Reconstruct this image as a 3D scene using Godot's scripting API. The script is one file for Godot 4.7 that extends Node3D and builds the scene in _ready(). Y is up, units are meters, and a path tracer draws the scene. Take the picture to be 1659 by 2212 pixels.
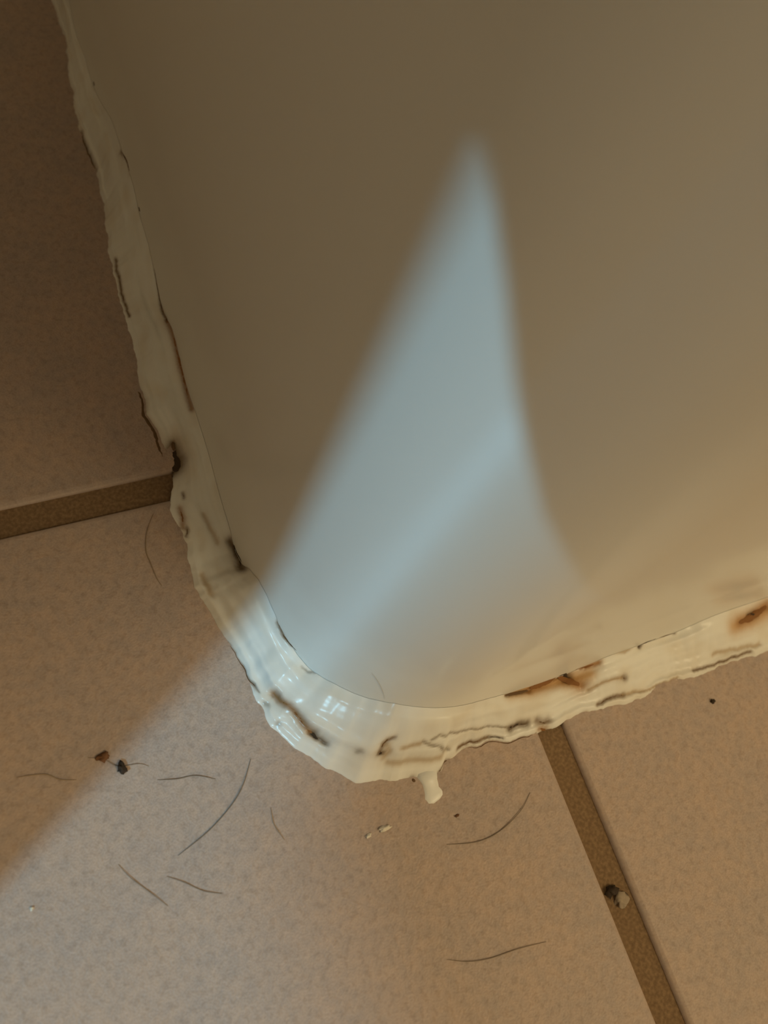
extends Node3D
# A corner of a toilet's foot, sealed to a tiled bathroom floor. Measures are taken in millimetres (mm) and turned to metres when a mesh is built.

const MM := 0.001
# footprint of the toilet's foot: two straight faces that meet in a rounded corner
const FX := -1.3
const FZ := -24.3
const RX := 40.0
const RZ := 34.0
const PL := 58.0
const FL := 300.0
const FW := 240.0
# distance along the foot -> reach of the sealant over the tiles, and its height on the ceramic
const REACH := [-164.5, 2.1, -149.2, 2, -137.8, 3.5, -128.8, 4.3, -119, 5.1, -106.8, 4.2, -98.5, 4.5, -88.8, 5.9, -82, 6.9, -74.2, 7, -67, 7.3, -62.5, 7.6, -58, 7, -51, 8.2, -43.8, 8.2, -40, 8.5, -35.8, 7.5, -30, 7.3, -26.8, 6.9, -25.2, 6.9, -20.8, 8.6, -18, 9.4, -15.5, 9.4, -13.5, 8.9, -10, 8.4, -7.2, 9, -4.8, 9.1, -1.2, 9.2, 2, 8.5, 6, 7.7, 9.8, 7.3, 13.8, 7.5, 17.2, 8.7, 19.8, 9.8, 23.5, 11.3, 26.5, 11.8, 30.5, 11.9, 33.8, 12.3, 38, 12.8, 42.5, 11.1, 47.2, 10.3, 51.2, 9.9, 52.5, 7.8, 56, 6.5, 60.5, 6.7, 68, 8.4, 72, 8.4, 76.8, 8.9, 83.8, 8.1, 89.2, 8.9, 94.8, 10, 99.8, 10.1, 103.8, 9.1, 110.2, 9.3, 114.2, 10.2, 122.5, 10, 135.8, 10.7]
const HEIGHT := [-158, 7.7, -155, 7.1, -152, 5.5, -149, 4, -146, 3.8, -143, 4.2, -140, 4.7, -137, 4.9, -134, 4.5, -131, 4.2, -128, 4.5, -125, 5.1, -122, 5.9, -119, 7, -116, 8.3, -113, 9.4, -110, 9.9, -107, 10, -104, 10, -101, 10.2, -98, 10.3, -95, 10.4, -92, 10.3, -89, 9.6, -86, 8.5, -83, 8.1, -80, 8.1, -77, 7.8, -74, 6.9, -71, 5.7, -68, 4.6, -65, 4, -62, 4.3, -59, 5.4, -56, 6.2, -53, 6, -50, 5.3, -47, 4.6, -44, 4, -41, 3.9, -38, 4, -35, 4.1, -32, 4.1, -29, 4.1, -26, 4, -23, 3.6, -20, 3.1, -17, 2.8, -14, 2.6, -11, 2.6, -8, 2.4, -5, 2.2, -2, 3.6, 1, 7.2, 4, 9.5, 7, 9.9, 10, 9, 13, 7.7, 16, 6.4, 19, 5.3, 22, 4.7, 25, 5.4, 28, 6.5, 31, 7.1, 34, 7.9, 37, 9.1, 40, 10.1, 43, 10.4, 46, 10.5, 49, 10.4, 52, 10.2, 55, 9.8, 58, 9, 61, 7.8, 64, 6.5, 67, 5.5, 70, 4.7, 73, 3.9, 76, 3.2, 79, 2.5, 82, 2.2, 85, 2.7, 88, 3.9, 91, 4.7, 94, 4.8, 97, 4.5, 100, 4.1, 103, 3.7, 106, 3.3, 109, 3, 112, 3.2, 115, 4.1, 118, 5.4, 121, 6.1, 124, 6.1, 127, 5.8, 130, 5.3, 133, 4.9, 136, 4.5, 139, 4.2]
# dirt, cracks, dark gaps and a painted shade line on the sealant: colour, width, depth, then pairs of (distance along the foot, place across the bead: 0 at the ceramic, 1 at the outer edge)
const DIRT_AND_GAPS := [
	["amber", 2.45, 0.35, [68, 0.025, 73.5, 0.075, 79.5, 0.1, 84, 0.2, 87.5, 0.2]],
	["amber", 3.16, 0.30, [126.5, 0.325, 133, 0.3, 138.5, 0.25]],
	["umber", 1.38, 0.30, [-47.5, 1.075, -42, 1.05, -37, 1.075, -32.5, 1.1, -29.5, 1.05]],  # dark brown line on the tile along the outer edge
	["umber", 0.60, 0.50, [-80, 0.875, -72.5, 0.9, -65, 0.875]],
	["tan", 0.98, 0.15, [-14.5, 0.425, -11.5, 0.4, -8, 0.325]],
	["near_black", 1.27, 0.30, [-129, -0.15, -127.5, -0.15]],
	["near_black", 1.24, 0.20, [-86.5, -0.125, -85, -0.15]],
	["umber", 0.71, 0.50, [-72.5, -0.15, -68, -0.075, -63, 0.025, -59, 0.025]],
	["rust", 1.22, 0.40, [-59, 0.025, -50.5, 0.025, -43.5, 0.025, -37.5, 0.05]],  # brown line by the ceramic, shade put into its colour
	["umber", 0.68, 0.40, [-119, 0.975, -112.5, 0.975, -107, 1]],
	["umber", 0.90, 0.40, [-102, 0, -97.5, -0.15, -95, -0.075]],
	["near_black", 2.89, 1.00, [-31, 0.775, -28.5, 0.725, -27, 0.85, -26.5, 1]],  # dark pocket at the outer edge
	["umber", 1.05, 0.40, [-32.5, 0.725, -30.5, 0.75]],
	["umber", 0.70, 0.30, [-20.5, 0.725, -19.5, 0.7]],
	["rust", 1.18, 0.30, [-17.5, 0.8, -15.5, 0.825, -13.5, 0.925]],
	["umber", 0.68, 0.30, [-13, 0.85, -11.5, 0.925]],
	["near_black", 1.63, 0.90, [-7.5, 0.05, -5.5, 0, -3, 0, -0.5, 0.075]],  # dark pocket by the ceramic
	["tan", 1.12, 0.30, [-2.5, 0.8, -0.5, 0.775, 1.5, 0.8]],
	["umber", 0.71, 0.50, [12, 0, 14.5, 0.025, 16.5, -0.025, 18.5, -0.15]],
	["grey", 0.44, 0.20, [21, 0.075, 22.5, 0.05, 23.5, -0.025]],
	["umber", 0.35, 0.40, [9.5, 1, 13.5, 1, 16.5, 0.95, 18.5, 0.875]],  # dark gap line beneath the bead's edge
	["rust", 1.11, 1.00, [20.5, 0.7, 23.5, 0.6, 26.5, 0.65, 29, 0.7]],
	["near_black", 0.85, 0.90, [29, 0.7, 30, 0.725, 31.5, 0.725]],
	["grey", 0.69, 0.20, [20.5, 0.925, 21, 0.875]],
	["grey", 0.76, 0.20, [24, 0.9, 24, 0.875]],
	["grey", 0.61, 0.20, [16.5, 0.975, 17.5, 0.925]],
	["near_black", 0.77, 0.70, [40, 0.625, 40.5, 0.625]],
	["umber", 0.60, 0.50, [40, 0.6, 40, 0.5, 40.5, 0.45, 41.5, 0.425]],
	["tan", 0.86, 0.30, [40.5, 0.5, 41.5, 0.6, 41, 0.675]],
	["grey", 0.68, 0.20, [36.5, 0.65, 37, 0.625]],
	["grey", 0.44, 0.40, [47, 0.475, 48.5, 0.525, 50.5, 0.575, 53, 0.8]],
	["grey", 0.36, 0.40, [48.5, 0.45, 50, 0.4, 55.5, 0.55, 62.5, 0.65, 67, 0.675]],
	["umber", 0.74, 0.60, [55, 0.875, 58, 0.875, 59.5, 0.875, 61.5, 0.9]],
	["near_black", 0.47, 0.40, [62, 0.9, 64.5, 0.9]],
	["near_black", 1.25, 0.70, [66.5, 0.725, 68.5, 0.7, 70.5, 0.725]],
	["tan", 0.69, 0.30, [43.5, 0.55, 45, 0.525, 46.5, 0.5]],
	["tan", 0.96, 0.20, [42, 0.75, 46, 0.725, 51, 0.75]],
	["umber", 0.53, 0.40, [51, 0.975, 51.5, 0.925, 53, 1.025]],
	["umber", 0.87, 0.30, [46.5, 1, 47, 1.075]],
	["umber", 0.38, 0.40, [56, 1, 60.5, 1.025, 68, 1, 72, 1]],
	["tan", 0.71, 0.30, [53, -0.15, 54.5, -0.15, 57, -0.15]],
	["umber", 0.78, 0.60, [66.5, 0.025, 69.5, 0.05, 72.5, 0.075]],
	["rust", 1.72, 0.50, [73, 0.05, 77, 0.025, 80.5, -0.05]],
	["rust", 1.96, 0.60, [80.5, -0.05, 83.5, 0.225, 85, 0.375]],
	["near_black", 1.34, 0.80, [80, -0.1, 82, -0.15, 83, 0.125]],
	["rust", 0.94, 0.50, [84, -0.15, 87, 0.025, 90, 0.05]],
	["near_black", 0.77, 0.60, [101, 0.025, 103, -0.15, 106, -0.15]],
	["umber", 0.57, 0.40, [106, -0.15, 109, -0.125, 111.5, 0]],
	["tan", 0.65, 0.30, [91.5, -0.075, 97, 0.025, 100.5, -0.075]],
	["rust", 2.31, 0.50, [128.5, 0.3, 133, 0.25, 138.5, 0.15]],
	["near_black", 1.34, 0.50, [132, 0.225, 134, 0.225]],
	["umber", 1.07, 0.40, [95, 0.475, 95.5, 0.525]],
	["tan", 0.63, 0.40, [86.5, 0.525, 89.5, 0.475, 94.5, 0.475]],
	["umber", 0.83, 0.50, [88, 0.875, 91, 0.825, 94.5, 0.8]],
	["tan", 0.55, 0.40, [94.5, 0.8, 99, 0.85, 104, 0.975, 109.5, 0.95]],
	["umber", 0.69, 0.50, [114, 0.85, 122, 0.925, 130.5, 0.9]],
	["tan", 0.82, 0.30, [120, 0.7, 126.5, 0.775, 133.5, 0.8]],
	["umber", 1.47, 0.40, [73, 0.75, 74.5, 0.85, 75.5, 0.825]],
	["rust", 0.88, 0.30, [73, 0.925, 74.5, 1]],
	["tan", 0.92, 0.30, [84, 1.075, 85, 1.025]],
]
# lower rim of the unseen bowl from above, in mm, shaped to cut the beam
const UNSEEN_BOWL_RIM := [-320, -60, -290, 70, -200, 128, -90, 126, -32, 76, -4, 43, 9.4, 41, 23, 47, 36.5, 51.5, 44, 53, 55, 52, 67, 44, 74, 26, 76, -10, 76, -90, 70, -180, 40, -250, -60, -275, -250, -260, -330, -180]

var tile_noise := FastNoiseLite.new()
var bead_noise := FastNoiseLite.new()
var lump_noise := FastNoiseLite.new()
var dirt_gap_color := {
	"near_black": Color(0.045, 0.026, 0.012), "umber": Color(0.13, 0.072, 0.03), "rust": Color(0.24, 0.105, 0.03),
	"amber": Color(0.55, 0.30, 0.08), "tan": Color(0.40, 0.28, 0.15), "grey": Color(0.22, 0.19, 0.15)}

func _ready():
	# camera
	var cam := Camera3D.new()
	cam.name = "camera"
	cam.transform = Transform3D(Basis(Vector3(0.340469, 0.246024, -0.907498), Vector3(-0.897082, 0.374103, -0.235141), Vector3(0.281647, 0.894159, 0.348074)).orthonormalized(), Vector3(0, 0.15, 0))
	cam.fov = 67.67
	cam.near = 0.004
	cam.far = 20.0
	var lens := CameraAttributesPhysical.new()
	lens.frustum_focal_length = 17.9
	lens.frustum_focus_distance = 0.15
	lens.frustum_near = 0.004
	lens.frustum_far = 20.0
	lens.exposure_aperture = 9.5
	add_child(cam)
	cam.attributes = lens
	cam.current = true
	# air of the closed room and the exposure
	var we := WorldEnvironment.new()
	we.name = "environment"
	var env := Environment.new()
	env.background_mode = Environment.BG_COLOR
	env.background_color = Color(0.0, 0.0, 0.0)
	env.tonemap_mode = Environment.TONE_MAPPER_LINEAR
	env.tonemap_exposure = 1.0
	env.sdfgi_enabled = true
	env.ssao_enabled = true
	env.ssil_enabled = true
	we.environment = env
	add_child(we)
	tile_noise.seed = 11; tile_noise.frequency = 1.0; tile_noise.fractal_octaves = 3
	bead_noise.seed = 5; bead_noise.frequency = 1.0; bead_noise.fractal_octaves = 2
	lump_noise.seed = 23; lump_noise.frequency = 1.0; lump_noise.fractal_octaves = 2
	# two unseen lamps, placed to light this corner: a warm globe, a small cool bulb
	lamp("unseen_globe_lamp", Vector3(0.631, 1.024, -0.493), 0.18, Color(1.0, 0.79, 0.45).linear_to_srgb(), 0.44, Vector3(0.631, 2.4, -0.493), "unseen warm opal globe lamp hanging low from the ceiling, placed to light the right side")
	lamp("unseen_spot_lamp", Vector3(0.677, 1.6, 1.145), 0.018, Color(0.33, 0.745, 1.0).linear_to_srgb(), 2.06, Vector3(0.677, 1.6, 1.6), "unseen small cool spot lamp on the front wall, placed to throw the cool beam", Vector3(-0.02, 0.04, -0.03))
	build_room()
	build_floor()
	build_toilet()
	build_sealant()
	build_cabinet()
	build_basin()
	build_litter()

# ---------------------------------------------------------------- helpers
func lin(c: Color) -> Color:
	return c.linear_to_srgb()

func mat(c: Color, rough: float) -> StandardMaterial3D:   # c is a linear colour
	var m := StandardMaterial3D.new()
	m.albedo_color = lin(c)
	m.roughness = rough
	return m

func part(called: String, mesh: Mesh, m: Material, parent: Node) -> MeshInstance3D:
	var o := MeshInstance3D.new()
	o.name = called
	o.mesh = mesh
	if m: o.material_override = m
	parent.add_child(o, true)
	return o

func tag(o: Node, label: String, category: String, group := ""):
	o.set_meta("label", label)
	if category != "": o.set_meta("category", category)
	if group != "": o.set_meta("group", group)

func thing(called: String, at: Vector3, label: String, category: String, group := "") -> Node3D:
	var o := Node3D.new()
	o.name = called
	o.position = at
	add_child(o, true)
	tag(o, label, category, group)
	return o

func structure(called: String, mesh: Mesh, m: Material, label: String, at := Vector3.ZERO) -> MeshInstance3D:
	var o := part(called, mesh, m, self)
	o.position = at
	o.set_meta("kind", "structure")
	tag(o, label, called.get_slice("_", 0))
	return o

func box(s: Vector3) -> BoxMesh:
	var b := BoxMesh.new()
	b.size = s
	return b

# a grid of points: rows of equal length become one smooth mesh
func grid(rows: Array, colors: Array, uvs: Array, flip: bool, close := false) -> ArrayMesh:
	var st := SurfaceTool.new()
	st.begin(Mesh.PRIMITIVE_TRIANGLES)
	var n: int = rows[0].size()
	for i in rows.size():
		for j in n:
			if colors.size(): st.set_color(colors[i][j])
			if uvs.size(): st.set_uv(uvs[i][j])
			else: st.set_uv(Vector2(float(i) / rows.size(), float(j) / n))
			st.add_vertex(rows[i][j])
	for i in rows.size() - 1:
		for j in (n if close else n - 1):
			var a: int = i * n + j
			var b: int = i * n + (j + 1) % n
			var c: int = a + n
			var d: int = b + n
			var q: Array = [a, b, c, b, d, c] if not flip else [a, c, b, b, c, d]
			for k in q: st.add_index(k)
	st.generate_normals()
	return st.commit()

# a box with rounded upper edges, its top at y = 0
func slab_mesh(w: float, d: float, h: float, r: float) -> ArrayMesh:
	var prof := [[r, 0.0], [r * 0.45, -r * 0.16], [r * 0.12, -r * 0.5], [0.0, -r], [0.0, -h]]
	var rows := []
	rows.append(rect(0.0, 0.0, 0.0, 4))
	for q in prof:
		rows.append(rect(w / 2 - q[0], d / 2 - q[0], q[1], 4))
	var st := SurfaceTool.new()
	st.begin(Mesh.PRIMITIVE_TRIANGLES)
	for i in rows.size() - 1:
		if i > 0 and i < 4: st.set_smooth_group(1)
		else: st.set_smooth_group(0xFFFFFFFF)
		for j in 4:
			var k := (j + 1) % 4
			var q: Array = [rows[i][j], rows[i + 1][j], rows[i][k], rows[i][k], rows[i + 1][j], rows[i + 1][k]]
			if i == 0: q = [rows[0][j], rows[1][j], rows[1][k]]
			for v in q: st.add_vertex(v)
	st.generate_normals()
	return st.commit()

func rect(hw: float, hd: float, y: float, _n: int) -> Array:
	return [Vector3(-hw, y, -hd), Vector3(-hw, y, hd), Vector3(hw, y, hd), Vector3(hw, y, -hd)]

func table(t: Array, x: float) -> float:
	var n := t.size() / 2
	if x <= t[0]: return t[1]
	for i in range(1, n):
		if x <= t[2 * i]:
			var f: float = (x - t[2 * i - 2]) / maxf(t[2 * i] - t[2 * i - 2], 0.001)
			f = f * f * (3 - 2 * f) * 0.5 + f * 0.5
			return lerpf(t[2 * i - 1], t[2 * i + 1], f)
	return t[2 * n - 1]

# ---------------------------------------------------------------- the foot's outline, in mm
func inset(h: float) -> float:
	return 0.1405 * clampf(h, 0.0, 25.0) + 0.0787 * maxf(h - 25.0, 0.0)

func foot(p: float) -> Array:     # distance along the foot -> [point, outward normal] as Vector2(x, z)
	var c := Vector2(FX - RX, FZ - RZ)
	if p < 0.0: return [Vector2(c.x + p, FZ), Vector2(0, 1)]
	if p > PL: return [Vector2(FX, c.y - (p - PL)), Vector2(1, 0)]
	var t := PI / 2 - p / PL * PI / 2
	return [c + Vector2(cos(t) * RX, sin(t) * RZ), Vector2(cos(t) / RX, sin(t) / RZ).normalized()]

func lamp(called: String, at: Vector3, r: float, c: Color, e: float, wall: Vector3, label: String, aim := Vector3.INF):
	var o := thing(called, wall, label, "lamp")
	var g := SphereMesh.new()
	g.radius = r; g.height = 2 * r; g.radial_segments = 32; g.rings = 16
	var m := mat(Color(0.9, 0.9, 0.9), 0.4)
	m.emission_enabled = true
	m.emission = c
	m.emission_energy_multiplier = e * 0.4
	part("bulb", g, m, o).position = at - wall
	var d := at - wall
	var arm := CylinderMesh.new()
	arm.top_radius = 0.01; arm.bottom_radius = 0.01; arm.height = maxf(d.length() - r * 0.9, 0.01)
	var a := part("bracket", arm, mat(Color(0.5, 0.5, 0.5), 0.3), o)
	a.position = d.normalized() * arm.height / 2
	a.basis = Basis(Quaternion(Vector3.UP, d.normalized()))
	var plate := CylinderMesh.new()
	plate.top_radius = 0.045; plate.bottom_radius = 0.05; plate.height = 0.016
	var b := part("wall_plate", plate, a.material_override, o)
	b.basis = a.basis
	b.position = d.normalized() * 0.008
	var l: Light3D
	if aim == Vector3.INF:
		l = OmniLight3D.new()
		l.omni_range = 8.0
		l.omni_attenuation = 2.0
	else:
		l = SpotLight3D.new()
		l.spot_range = 8.0
		l.spot_attenuation = 2.0
		l.spot_angle = 16.0
		l.spot_angle_attenuation = 0.5
	l.name = "light"
	l.light_color = c
	l.light_energy = e
	l.light_size = r
	l.shadow_enabled = true
	l.position = d
	o.add_child(l)
	if aim != Vector3.INF: l.look_at_from_position(at, aim)

# ---------------------------------------------------------------- the setting
func build_room():
	var plaster := mat(Color(0.78, 0.73, 0.65), 0.9)
	structure("wall_right", box(Vector3(0.1, 2.4, 2.85)), plaster, "plain warm plaster wall to the right of the toilet", Vector3(1.35, 1.2, 0.225))
	structure("wall_left", box(Vector3(0.1, 2.4, 2.85)), plaster, "plain warm plaster wall to the left of the toilet", Vector3(-0.85, 1.2, 0.225))
	structure("wall_back", box(Vector3(2.1, 2.4, 0.1)), plaster, "plain warm plaster wall behind the toilet", Vector3(0.25, 1.2, -1.15))
	structure("wall_front", box(Vector3(2.1, 2.4, 0.1)), plaster, "plain warm plaster wall facing the toilet", Vector3(0.25, 1.2, 1.65))
	structure("ceiling", box(Vector3(2.3, 0.1, 2.95)), plaster, "plain pale ceiling over the bathroom", Vector3(0.25, 2.45, 0.225))

func tile_material() -> StandardMaterial3D:
	var n := 1024
	var data := PackedByteArray()
	data.resize(n * n * 3)
	var bump := PackedByteArray()
	bump.resize(n * n)
	var grain := FastNoiseLite.new()
	grain.seed = 3; grain.frequency = 1.0; grain.fractal_octaves = 2
	var at := 0
	for y in n:
		for x in n:
			# the picture covers 150 mm; blended with itself towards the edges so that it repeats
			var a := float(x) * 150.0 / n
			var b := float(y) * 150.0 / n
			var blotch := tile_noise.get_noise_2d(a * 0.34, b * 0.34)
			var speck := grain.get_noise_2d(a * 0.6 + 300.0, b * 0.6)
			var fine := grain.get_noise_2d(a * 2.0, b * 2.0 + 500.0)
			var broad := tile_noise.get_noise_2d(a * 0.05 + 80.0, b * 0.05)
			var dark := clampf((speck - 0.05) * 1.8, 0.0, 1.0)
			var v := 1.0 + blotch * 0.13 + broad * 0.08 - dark * 0.15 + speck * 0.04 + fine * 0.10
			var warm := clampf(blotch * 0.5 + broad * 0.6 + dark * 0.35, -0.5, 0.8)
			var c := lin(Color(TR * v, TG * v * (1.0 - warm * 0.07), TB * v * (1.0 - warm * 0.16)))
			data[at * 3] = int(clampf(c.r, 0, 1) * 255)
			data[at * 3 + 1] = int(clampf(c.g, 0, 1) * 255)
			data[at * 3 + 2] = int(clampf(c.b, 0, 1) * 255)
			bump[at] = int(clampf(0.5 + speck * 0.25 + blotch * 0.2 + fine * 0.3, 0, 1) * 255)
			at += 1
	var m := StandardMaterial3D.new()
	m.albedo_texture = ImageTexture.create_from_image(Image.create_from_data(n, n, false, Image.FORMAT_RGB8, data))
	var bi := Image.create_from_data(n, n, false, Image.FORMAT_L8, bump)
	bi.convert(Image.FORMAT_RGBA8)
	bi.bump_map_to_normal_map(1.2)
	m.normal_enabled = true
	m.normal_scale = 0.5
	m.normal_texture = ImageTexture.create_from_image(bi)
	m.uv1_triplanar = true
	m.uv1_world_triplanar = true
	m.uv1_scale = Vector3.ONE / 0.15
	m.uv1_offset = Vector3(0.37, 0.0, 0.21)
	m.roughness = 0.55
	return m

const TR := 0.45
const TG := 0.35
const TB := 0.30

func build_floor():
	var f := structure("floor", box(Vector3(2.3, 0.03, 2.95)), null, "beige tiled bathroom floor with wide dark brown joints", Vector3(0.25, -0.0162, 0.225))
	var g := mat(Color(0.235, 0.15, 0.08), 0.95)
	var nt := NoiseTexture2D.new()
	nt.width = 512; nt.height = 512; nt.seamless = true
	var fn := FastNoiseLite.new()
	fn.seed = 8; fn.frequency = 0.06; fn.fractal_octaves = 4
	nt.noise = fn
	var ramp := Gradient.new()
	ramp.set_color(0, lin(Color(0.145, 0.088, 0.045)))
	ramp.set_color(1, lin(Color(0.30, 0.195, 0.105)))
	nt.color_ramp = ramp
	g.albedo_color = Color.WHITE
	g.albedo_texture = nt
	g.uv1_triplanar = true
	g.uv1_world_triplanar = true
	g.uv1_scale = Vector3.ONE / 0.03
	f.material_override = g
	var tm := tile_material()
	var mesh := slab_mesh(0.300, 0.300, 0.010, 0.0011)
	for i in range(-3, 5):
		for k in range(-4, 6):
			var c := Vector3(-0.0645 + (i + 0.5) * 0.306, 0, -0.0762 + (k + 0.5) * 0.306)
			if c.x < -0.95 or c.x > 1.45 or c.z < -1.25 or c.z > 1.75: continue
			part("tile", mesh, tm, f).position = c - f.position

# ---------------------------------------------------------------- the toilet
func ceramic() -> StandardMaterial3D:
	var m := mat(Color(0.83, 0.825, 0.78), 0.45)
	m.anisotropy_enabled = true
	m.anisotropy = 1.0
	m.clearcoat_enabled = true
	m.clearcoat = 0.4
	m.clearcoat_roughness = 0.09
	m.metallic_specular = 0.7
	return m

# the foot's closed outline, drawn in by d, as Vector2(x, z) in mm
func outline(d: float) -> Array:
	var out := []
	for k in 41:
		var q := foot(PL * (1.0 - k / 40.0))
		out.append(q[0] - q[1] * d)
	var r := 36.0
	for q in [[FX - FL + r, FZ - r, 90.0], [FX - FL + r, FZ - FW + r, 180.0], [FX - r, FZ - FW + r, 270.0]]:
		for k in 17:
			var t := deg_to_rad(q[2] + k * 5.625)
			out.append(Vector2(q[0] + (r - d) * cos(t), q[1] + (r - d) * sin(t)))
	return out

func loft(heights: Array) -> ArrayMesh:
	var rows := []
	var uvs := []
	for h in heights:
		var row := []
		var uv := []
		var o := outline(inset(h))
		for j in o.size():
			row.append(Vector3(o[j].x, h, o[j].y) * MM)
			uv.append(Vector2(h * 0.01, float(j) * 0.02))
		rows.append(row)
		uvs.append(uv)
	return grid(rows, [], uvs, true, true)

func build_toilet():
	var t := thing("toilet", Vector3.ZERO, "glossy white ceramic toilet foot with a rounded corner standing on the beige tiles", "toilet")
	var m := ceramic()
	part("pedestal", loft([0.0, 4.0, 8.0, 12.0, 16.0, 20.0, 22.0, 24.0, 26.0, 28.0, 32.0, 40.0, 60.0, 80.0, 100.0, 120.0, 140.0, 160.0, 180.0, 201.0]), m, t)
	# unseen bowl over the foot, its overhang shaped to shade the upper ceramic
	part("bowl", unseen_bowl_mesh(), m, t).set_meta("label", "unseen overhanging bowl above the foot, shaped to shade it")

func unseen_bowl_mesh() -> ArrayMesh:
	var c := Curve2D.new()
	var k := UNSEEN_BOWL_RIM.size() / 2
	for i in k + 1:
		var q := Vector2(UNSEEN_BOWL_RIM[2 * (i % k)], UNSEEN_BOWL_RIM[2 * (i % k) + 1])
		var a := Vector2(UNSEEN_BOWL_RIM[2 * ((i + k - 1) % k)], UNSEEN_BOWL_RIM[2 * ((i + k - 1) % k) + 1])
		var b := Vector2(UNSEEN_BOWL_RIM[2 * ((i + 1) % k)], UNSEEN_BOWL_RIM[2 * ((i + 1) % k) + 1])
		c.add_point(q, (a - b) / 6.0, (b - a) / 6.0)
	c.bake_interval = 1.0
	var rim := []
	for i in 120: rim.append(c.sample_baked(c.get_baked_length() * i / 120.0))
	var mid := Vector2(-120, -130)
	var rows := []
	for l in [[200.0, 0.15], [200.0, 0.6], [200.0, 0.97], [201.5, 0.99], [205.0, 1.0], [260.0, 1.03], [380.0, 1.05], [396.0, 1.02], [400.0, 0.97], [400.0, 0.86], [390.0, 0.82], [320.0, 0.72], [270.0, 0.45], [262.0, 0.1]]:
		var row := []
		for q in rim:
			var v: Vector2 = mid + (q - mid) * l[1]
			row.append(Vector3(v.x, l[0], v.y) * MM)
		rows.append(row)
	return grid(rows, [], [], false, true)

# ---------------------------------------------------------------- the sealant
func bead_y(p: float, t: float) -> float:
	var h := table(HEIGHT, p)
	var y := h * pow(1.0 - clampf(t, 0, 1), 1.15) + 0.35 * minf(1.0, (1.0 - t) * 8.0)
	var e := clampf(t * 6.0, 0.0, 1.0) * clampf((1.0 - t) * 7.0, 0.0, 1.0)
	# the main bead stands proud of the smeared flap round the corner
	var flap := smoothstep(12.0, 20.0, p) * (1.0 - smoothstep(50.0, 60.0, p))
	y += flap * e * (0.9 * (1.0 - smoothstep(0.60, 0.68, t)) - 0.25 * smoothstep(0.68, 0.74, t))
	var side := smoothstep(60.0, 75.0, p)
	y += side * e * 0.55 * (exp(-pow((t - 0.30) / 0.16, 2)) + 0.7 * exp(-pow((t - 0.93) / 0.07, 2)))
	y += (1.0 - smoothstep(-60.0, -40.0, p)) * e * 0.5 * (exp(-pow((t - 0.45) / 0.2, 2)) + 0.8 * exp(-pow((t - 0.9) / 0.08, 2)) * (1.0 - smoothstep(-80.0, -64.0, p)))
	y += e * (bead_noise.get_noise_2d(p * 0.02, t * 2.6) * 0.5 + bead_noise.get_noise_2d(p * 0.05 + 50.0, t * 1.2) * 0.3 + lump_noise.get_noise_2d(p * 0.3, t * 3.0) * 0.05)
	return y

func bead_point(p: float, t: float, y: float) -> Vector3:      # in mm
	var f := foot(p)
	var reach := table(REACH, p) + (lump_noise.get_noise_2d(p * 0.2, 7.0) * 0.5 + lump_noise.get_noise_2d(p * 0.8, 3.0) * 0.12)
	var h := table(HEIGHT, p)
	var q: Vector2
	if t < 0.0:
		h -= t * 8.0
		q = f[0] - f[1] * inset(h)
		return Vector3(q.x, h, q.y)
	q = f[0] + f[1] * (reach * t - inset(h) * (1.0 - t))
	return Vector3(q.x, y, q.y)

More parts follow.
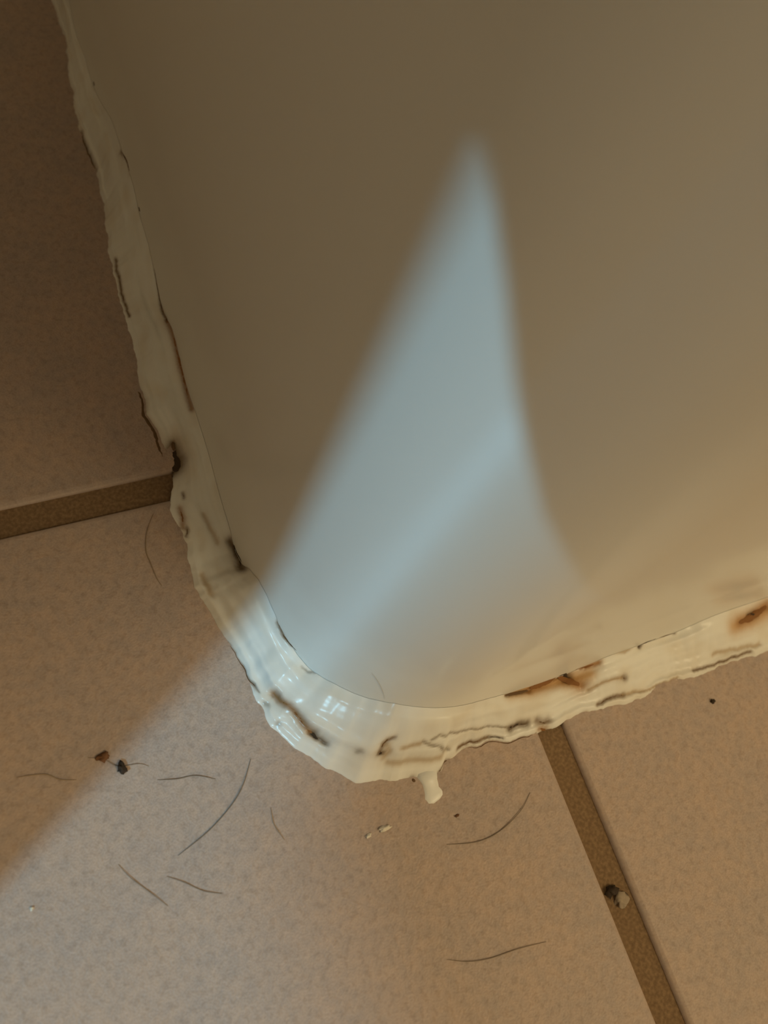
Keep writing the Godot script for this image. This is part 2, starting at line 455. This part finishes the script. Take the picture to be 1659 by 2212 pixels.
func build_sealant():
	var s := thing("silicone_sealant", Vector3.ZERO, "smeared white silicone seal with brown dirt running round the foot of the toilet", "sealant")
	var nt := 44
	var rows := []
	var cols := []
	# strokes in mm on the unrolled bead, to carve and stain it
	var strokes := []
	for d in DIRT_AND_GAPS:
		var pts := []
		var lo := 1e9
		var hi := -1e9
		for i in d[3].size() / 2:
			var p: float = d[3][2 * i]
			pts.append(Vector2(p, d[3][2 * i + 1]))
			lo = minf(lo, p); hi = maxf(hi, p)
		strokes.append({"c": dirt_gap_color[d[0]], "w": d[1], "d": d[2], "pts": pts, "lo": lo - 6.0, "hi": hi + 6.0, "key": d[0]})
	var p := -235.0
	var base := Color(0.80, 0.80, 0.77)
	while p < 215.0:
		var wide := table(REACH, p) + 2.0
		var row := []
		var col := []
		var near := strokes.filter(func(k): return p > k.lo and p < k.hi)
		for j in nt + 1:
			var t := float(j) / nt
			t = t * 0.6 + 0.4 * (t * t * (3 - 2 * t))
			var y := bead_y(p, t)
			var c := base
			# yellowed by age in places
			var age := clampf(lump_noise.get_noise_2d(p * 0.09 + 20.0, t * 1.6) * 1.2 + 0.06, 0.0, 1.0)
			age += 0.35 * smoothstep(75.0, 110.0, p) * smoothstep(0.3, 0.9, t)
			c = c.lerp(Color(0.62, 0.50, 0.33), minf(age, 1.0) * 0.32)
			for k in near:
				var a := Vector2(p, t * wide)
				var best := 1e9
				for i in k.pts.size() - 1:
					var u := Vector2(k.pts[i].x, k.pts[i].y * wide)
					var v := Vector2(k.pts[i + 1].x, k.pts[i + 1].y * wide)
					best = minf(best, a.distance_to(Geometry2D.get_closest_point_to_segment(a, u, v)))
				best += lump_noise.get_noise_2d(p * 1.1 + 9.0, t * 14.0) * 0.13
				var x: float = best / (k.w * 0.62)
				if x < 3.0:
					var g := exp(-maxf(x, 0.0) * maxf(x, 0.0))
					y -= g * k.d * 0.8
					c = c.lerp(k.c, g * minf(1.0, 0.45 + k.d))
					c = c.lerp(Color(0.56, 0.30, 0.09) if k.key == "rust" and p > 60.0 else Color(0.42, 0.27, 0.12), (0.75 if k.key == "rust" and p > 60.0 else 0.28) * k.d * exp(-x * x * 0.25))
			if j == nt: y = -0.3
			row.append(bead_point(p, t, y) * MM)
			col.append(c)
		rows.append(row)
		cols.append(col)
		p += 0.34 if p > -172.0 and p < 145.0 else 2.5
	var m := StandardMaterial3D.new()
	m.vertex_color_use_as_albedo = true
	m.roughness = 0.58
	m.clearcoat_enabled = true
	m.clearcoat = 0.25
	m.clearcoat_roughness = 0.2
	part("bead", grid(rows, cols, [], false), m, s)
	# dark strips for the dirt, cracks and gaps, one of them painted shade
	var mats := {}
	for k in dirt_gap_color:
		mats[k] = mat(dirt_gap_color[k], 0.85)
	for k in strokes:
		if k.key in ["tan", "grey", "amber"]: continue
		part("grime_gap_streak", grime_gap(k), mats[k.key], s)
	# a drip pulled out over the tile
	var drip := [[6.0, -47.4, 2.4, 1.0], [8.2, -47.3, 1.8, 0.5], [9.6, -47.2, 1.7, 0.34], [10.8, -47.2, 2.1, 0.26], [11.6, -47.3, 2.0, 0.18], [12.0, -47.4, 1.0, 0.08]]
	part("drip", ribbon(drip, 0.0, 3), mat(base, 0.34), s)

# a low, rounded strip: [x, z, half width, height] in mm along its length
func ribbon(sec: Array, y0: float, seed_: int) -> ArrayMesh:
	var rows := []
	var n := sec.size()
	for i in n:
		var a := Vector2(sec[maxi(i - 1, 0)][0], sec[maxi(i - 1, 0)][1])
		var b := Vector2(sec[mini(i + 1, n - 1)][0], sec[mini(i + 1, n - 1)][1])
		var dir := (b - a).normalized()
		var side := Vector2(-dir.y, dir.x)
		var row := []
		for j in 9:
			var u := (j - 4) / 4.0
			var w: float = sec[i][2] * (1.0 + 0.15 * lump_noise.get_noise_2d(i * 0.7 + seed_, u * 3.0))
			var q := Vector2(sec[i][0], sec[i][1]) + side * u * w
			row.append(Vector3(q.x, y0 - 0.1 + (sec[i][3] + 0.1) * sqrt(maxf(0.0, 1.0 - u * u)), q.y) * MM)
		rows.append(row)
	var first: Vector3 = rows[0][4]
	var last: Vector3 = rows[n - 1][4]
	first.y = (y0 - 0.1) * MM; last.y = first.y
	var r0 := []
	var r1 := []
	for j in 9:
		r0.append(first); r1.append(last)
	rows.push_front(r0); rows.push_back(r1)
	return grid(rows, [], [], false)

func grime_gap(k: Dictionary) -> ArrayMesh:
	var rows := []
	var n: int = maxi(4, int((k.hi - k.lo - 12.0) * 1.6) + 5)
	var total := 0.0
	var segs: Array = k.pts
	for i in n:
		var f := float(i) / (n - 1) * (segs.size() - 1)
		var s := mini(int(f), segs.size() - 2)
		var q: Vector2 = segs[s].lerp(segs[s + 1], f - s)
		var dir: Vector2 = segs[s + 1] - segs[s]
		var wide := table(REACH, q.x) + 2.0
		dir = Vector2(dir.x, dir.y * wide)
		dir = dir.normalized() if dir.length() > 0.01 else Vector2(1, 0)
		var side := Vector2(-dir.y, dir.x)
		var e := sqrt(maxf(0.0, 1.0 - pow(2.0 * i / (n - 1) - 1.0, 2)))
		var w: float = k.w * 0.36 * (0.25 + 0.75 * e) * (1.0 + 0.35 * lump_noise.get_noise_2d(q.x * 0.8 + 40.0, q.y * 9.0))
		var row := []
		for j in 7:
			var u := (j - 3) / 3.0
			var v := q + Vector2(side.x * u * w, side.y * u * w / wide)
			var rise := (0.16 + 0.10 * lump_noise.get_noise_2d(v.x * 1.7, v.y * 20.0)) * e * (1.0 - u * u) - 0.12
			var pt: Vector3
			if v.y < 0.0:
				pt = bead_point(v.x, v.y, 0.0)
				var fn: Vector2 = foot(v.x)[1]
				pt += Vector3(fn.x, 0, fn.y) * (rise + 0.05)
			else:
				pt = bead_point(v.x, v.y, maxf(bead_y(v.x, minf(v.y, 0.99)) - k.d * 0.8, 0.05) + rise)
			row.append(pt * MM)
		rows.append(row)
	return grid(rows, [], [], false)

# ---------------------------------------------------------------- unseen furniture, placed to shade this corner and cut the light beam
func build_cabinet():
	var o := thing("unseen_cabinet", Vector3(-0.22, 0, 0.362), "unseen white cabinet in front of the toilet on the left, placed to cut the light beam", "cabinet")
	var m := mat(Color(0.84, 0.82, 0.78), 0.5)  # pale, to bounce light onto the left face of the foot
	part("body", box(Vector3(0.60, 0.70, 0.40)), m, o).position = Vector3(0, 0.35, 0)
	for k in 2:
		var d := part("door", box(Vector3(0.286, 0.60, 0.018)), m, o)
		d.position = Vector3(-0.148 + 0.296 * k, 0.36, 0.209)
		var h := part("handle", box(Vector3(0.012, 0.12, 0.016)), mat(Color(0.4, 0.4, 0.4), 0.3), d)
		h.position = Vector3(0.11 - 0.22 * k, 0.1, 0.016)

func build_basin():
	var o := thing("unseen_basin", Vector3(0.5598, 0, 0.3138), "unseen white square basin on a slim column, placed to shade the right of the foot", "basin")
	var m := mat(Color(0.74, 0.72, 0.67), 0.3)
	var st := SurfaceTool.new()
	st.begin(Mesh.PRIMITIVE_TRIANGLES)
	var wall := box(Vector3(0.50, 0.20, 0.04))
	var side := box(Vector3(0.04, 0.20, 0.32))
	st.append_from(box(Vector3(0.50, 0.03, 0.40)), 0, Transform3D(Basis(), Vector3(0, 0.748, 0)))
	for k in [-1, 1]:
		st.append_from(wall, 0, Transform3D(Basis(), Vector3(0, 0.863, 0.18 * k)))
		st.append_from(side, 0, Transform3D(Basis(), Vector3(0.23 * k, 0.863, 0)))
	part("bowl", st.commit(), m, o)
	var c := CylinderMesh.new()
	c.top_radius = 0.07; c.bottom_radius = 0.10; c.height = 0.733
	part("column", c, m, o).position = Vector3(0.08, 0.3665, 0)
	var tap := CylinderMesh.new()
	tap.top_radius = 0.014; tap.bottom_radius = 0.018; tap.height = 0.12
	part("tap", tap, mat(Color(0.5, 0.5, 0.5), 0.15), o).position = Vector3(0.23, 1.021, 0)

# ---------------------------------------------------------------- hairs and crumbs on the tiles
func curve_points(flat: Array) -> Array:
	var c := Curve3D.new()
	var n := flat.size() / 2
	for i in n:
		var a := Vector3(flat[2 * maxi(i - 1, 0)], 0, flat[2 * maxi(i - 1, 0) + 1])
		var b := Vector3(flat[2 * mini(i + 1, n - 1)], 0, flat[2 * mini(i + 1, n - 1) + 1])
		var tan_ := (b - a) / 6.0
		c.add_point(Vector3(flat[2 * i], 0, flat[2 * i + 1]), -tan_, tan_)
	var out := []
	c.bake_interval = 0.6
	var len_ := c.get_baked_length()
	var m := int(len_ / 0.7) + 3
	for i in m:
		out.append(c.sample_baked(len_ * i / (m - 1)))
	return out

func hair(flat: Array, r: float, m: Material, label: String, lift := 0.25, given := []):
	var pts: Array = given if given.size() else curve_points(flat)
	var at: Vector3 = pts[pts.size() / 2]
	var rows := []
	for i in pts.size():
		var u := float(i) / (pts.size() - 1)
		var a: Vector3 = pts[maxi(i - 1, 0)]
		var b: Vector3 = pts[mini(i + 1, pts.size() - 1)]
		var dir := (b - a).normalized()
		var side := dir.cross(Vector3.UP).normalized()
		var rr := r * (0.35 + 0.65 * sin(PI * clampf(u * 0.9 + 0.05, 0, 1)))
		var y := r + lift * sin(PI * u) * (0.6 + 0.4 * sin(u * 9.0))
		var row := []
		for j in 6:
			var t := TAU * j / 6
			row.append((pts[i] - at + side * cos(t) * rr + Vector3.UP * (y + sin(t) * rr)) * MM)
		rows.append(row)
	var o := part("hair", grid(rows, [], [], false, true), m, self)
	o.position = at * MM
	tag(o, label, "hair", "loose hairs round the foot of the toilet")

func crumb(called: String, at: Vector3, size: Vector3, m: Material, label: String, category: String, seed_: int, group := ""):
	var rows := []
	for i in 9:
		var a := PI * i / 8
		var row := []
		for j in 14:
			var b := TAU * j / 14
			var d := Vector3(sin(a) * cos(b), cos(a), sin(a) * sin(b))
			var k := 1.0 + 0.9 * lump_noise.get_noise_3d(d.x * 1.1 + seed_ * 7.0, d.y * 1.1, d.z * 1.1) + 0.25 * lump_noise.get_noise_3d(d.x * 3.6, d.y * 3.6 + seed_, d.z * 3.6)
			row.append(d * k * size * MM)
		rows.append(row)
	var o := part(called, grid(rows, [], [], true, true), m, self)
	o.position = at * MM
	tag(o, label, category, group)

func build_litter():
	var dark := mat(Color(0.20, 0.155, 0.115), 0.5)
	var brown := mat(Color(0.26, 0.20, 0.15), 0.6)
	var fair := mat(Color(0.34, 0.25, 0.165), 0.6)
	hair([-7.2, -16.1, -3.4, -13.5, -0.7, -10.5, 2.0, -5.6, 4.0, 0.3], 0.10, dark, "longest dark hair, a shallow bow on the brightly lit tile below the sealed corner")
	hair([-9.3, 0.5, -8.3, -2.6, -7.8, -5.8, -6.0, -9.1], 0.08, dark, "short arched brown hair between the dark crumb and the longest hair")
	hair([1.8, 9.9, 4.4, 8.6, 7.6, 6.3, 11.0, 3.9], 0.08, brown, "thin straight hair on the tile in the bright lower left part")
	hair([6.5, 2.9, 8.6, 0.3, 11.0, -2.3, 12.5, -5.1], 0.08, brown, "thin slightly kinked hair just right of the thin straight one")
	hair([17.2, -66.3, 19.5, -63.0, 21.4, -57.4, 21.5, -52.2, 19.8, -46.3], 0.09, dark, "curved hair lying beside the right hand dark joint below the sealant drip")
	hair([37.3, -39.1, 39.1, -42.6, 40.3, -46.9, 41.0, -52.6, 42.1, -58.2], 0.08, brown, "fine wavy hair nearest the bottom edge, left of the right hand joint")
	hair([-59.1, -11.3, -55.5, -9.2, -51.8, -8.1, -49.2, -8.3, -45.6, -8.7, -44.0, -9.2], 0.09, fair, "faint bowed hair in the shade just under the left hand dark joint")
	hair([-17.5, 22.4, -17.2, 20.6, -16.4, 17.7, -14.8, 15.8, -13.9, 13.3], 0.09, fair, "faint wavy hair in the shade at the left edge beside the crumbs")
	hair([2.1, -17.1, 5.0, -16.8, 8.2, -17.8], 0.07, fair, "very faint short hair right of the longest dark hair")
	hair([-16.9, 10.7, -15.7, 8.2, -13.8, 6.3, -13.0, 2.8, -12.0, 1.3], 0.07, brown, "thin fibre tangled with the two brown crumbs at the edge of the shade")
	var stuck := []  # faint curved line on the ceramic, built as a thin tube
	for i in 14:
		var u := i / 13.0
		var fp := foot(31.5 + 6.5 * u - 0.8 * u * u)
		var hh := 19.6 - 5.0 * u - 3.4 * u * u
		var q: Vector2 = fp[0] - fp[1] * (inset(hh) - 0.06)
		stuck.append(Vector3(q.x, hh, q.y))
	hair([], 0.05, mat(Color(0.5, 0.46, 0.40), 0.6), "faint fine curved line on the white ceramic just above the seal", 0.0, stuck)
	var near_black := mat(Color(0.035, 0.02, 0.01), 0.8)
	var rust := mat(Color(0.17, 0.075, 0.03), 0.85)
	crumb("dirt_crumb", Vector3(-16.1, 0.3, 8.3), Vector3(0.7, 0.45, 1.0), rust, "reddish brown crumb in the shade, the upper one of two", "crumb", 1)
	crumb("dirt_crumb", Vector3(-13.2, 0.4, 5.7), Vector3(1.0, 0.6, 0.75), near_black, "almost black crumb on the edge between shade and light", "crumb", 2)
	crumb("dirt_crumb", Vector3(14.8, 0.2, -115.7), Vector3(0.5, 0.35, 0.55), near_black, "tiny dark speck alone on the right hand tile", "crumb", 3)
	crumb("dirt_crumb", Vector3(39.6, -0.75, -75.2), Vector3(0.9, 0.75, 1.4), near_black, "black crumb stuck across the right hand joint", "crumb", 4)
	crumb("grit_lump", Vector3(41.9, -0.9, -76.4), Vector3(1.3, 0.6, 1.3), mat(Color(0.36, 0.29, 0.22), 0.9), "pale grey lump in the right hand joint below the black crumb", "grit", 5)
	var white := mat(Color(0.72, 0.66, 0.56), 0.5)
	crumb("pale_fleck", Vector3(12.9, 0.15, -35.8), Vector3(0.45, 0.35, 1.1), white, "off white flake of sealant on the tile below the corner", "crumb", 6)
	crumb("pale_fleck", Vector3(13.0, 0.12, -32.6), Vector3(0.35, 0.22, 0.55), white, "tiny off white sealant flake left of the larger flake", "crumb", 7)
	crumb("dirt_crumb", Vector3(15.8, 0.1, -50.2), Vector3(0.25, 0.18, 0.5), rust, "tiny brown fleck below the sealant drip", "crumb", 8)
	crumb("pale_fleck", Vector3(3.4, 0.1, 24.0), Vector3(0.3, 0.25, 0.3), white, "tiny pale speck for a glint at the lower left of the lit tile", "crumb", 9)  # small glint, built as a pale speck
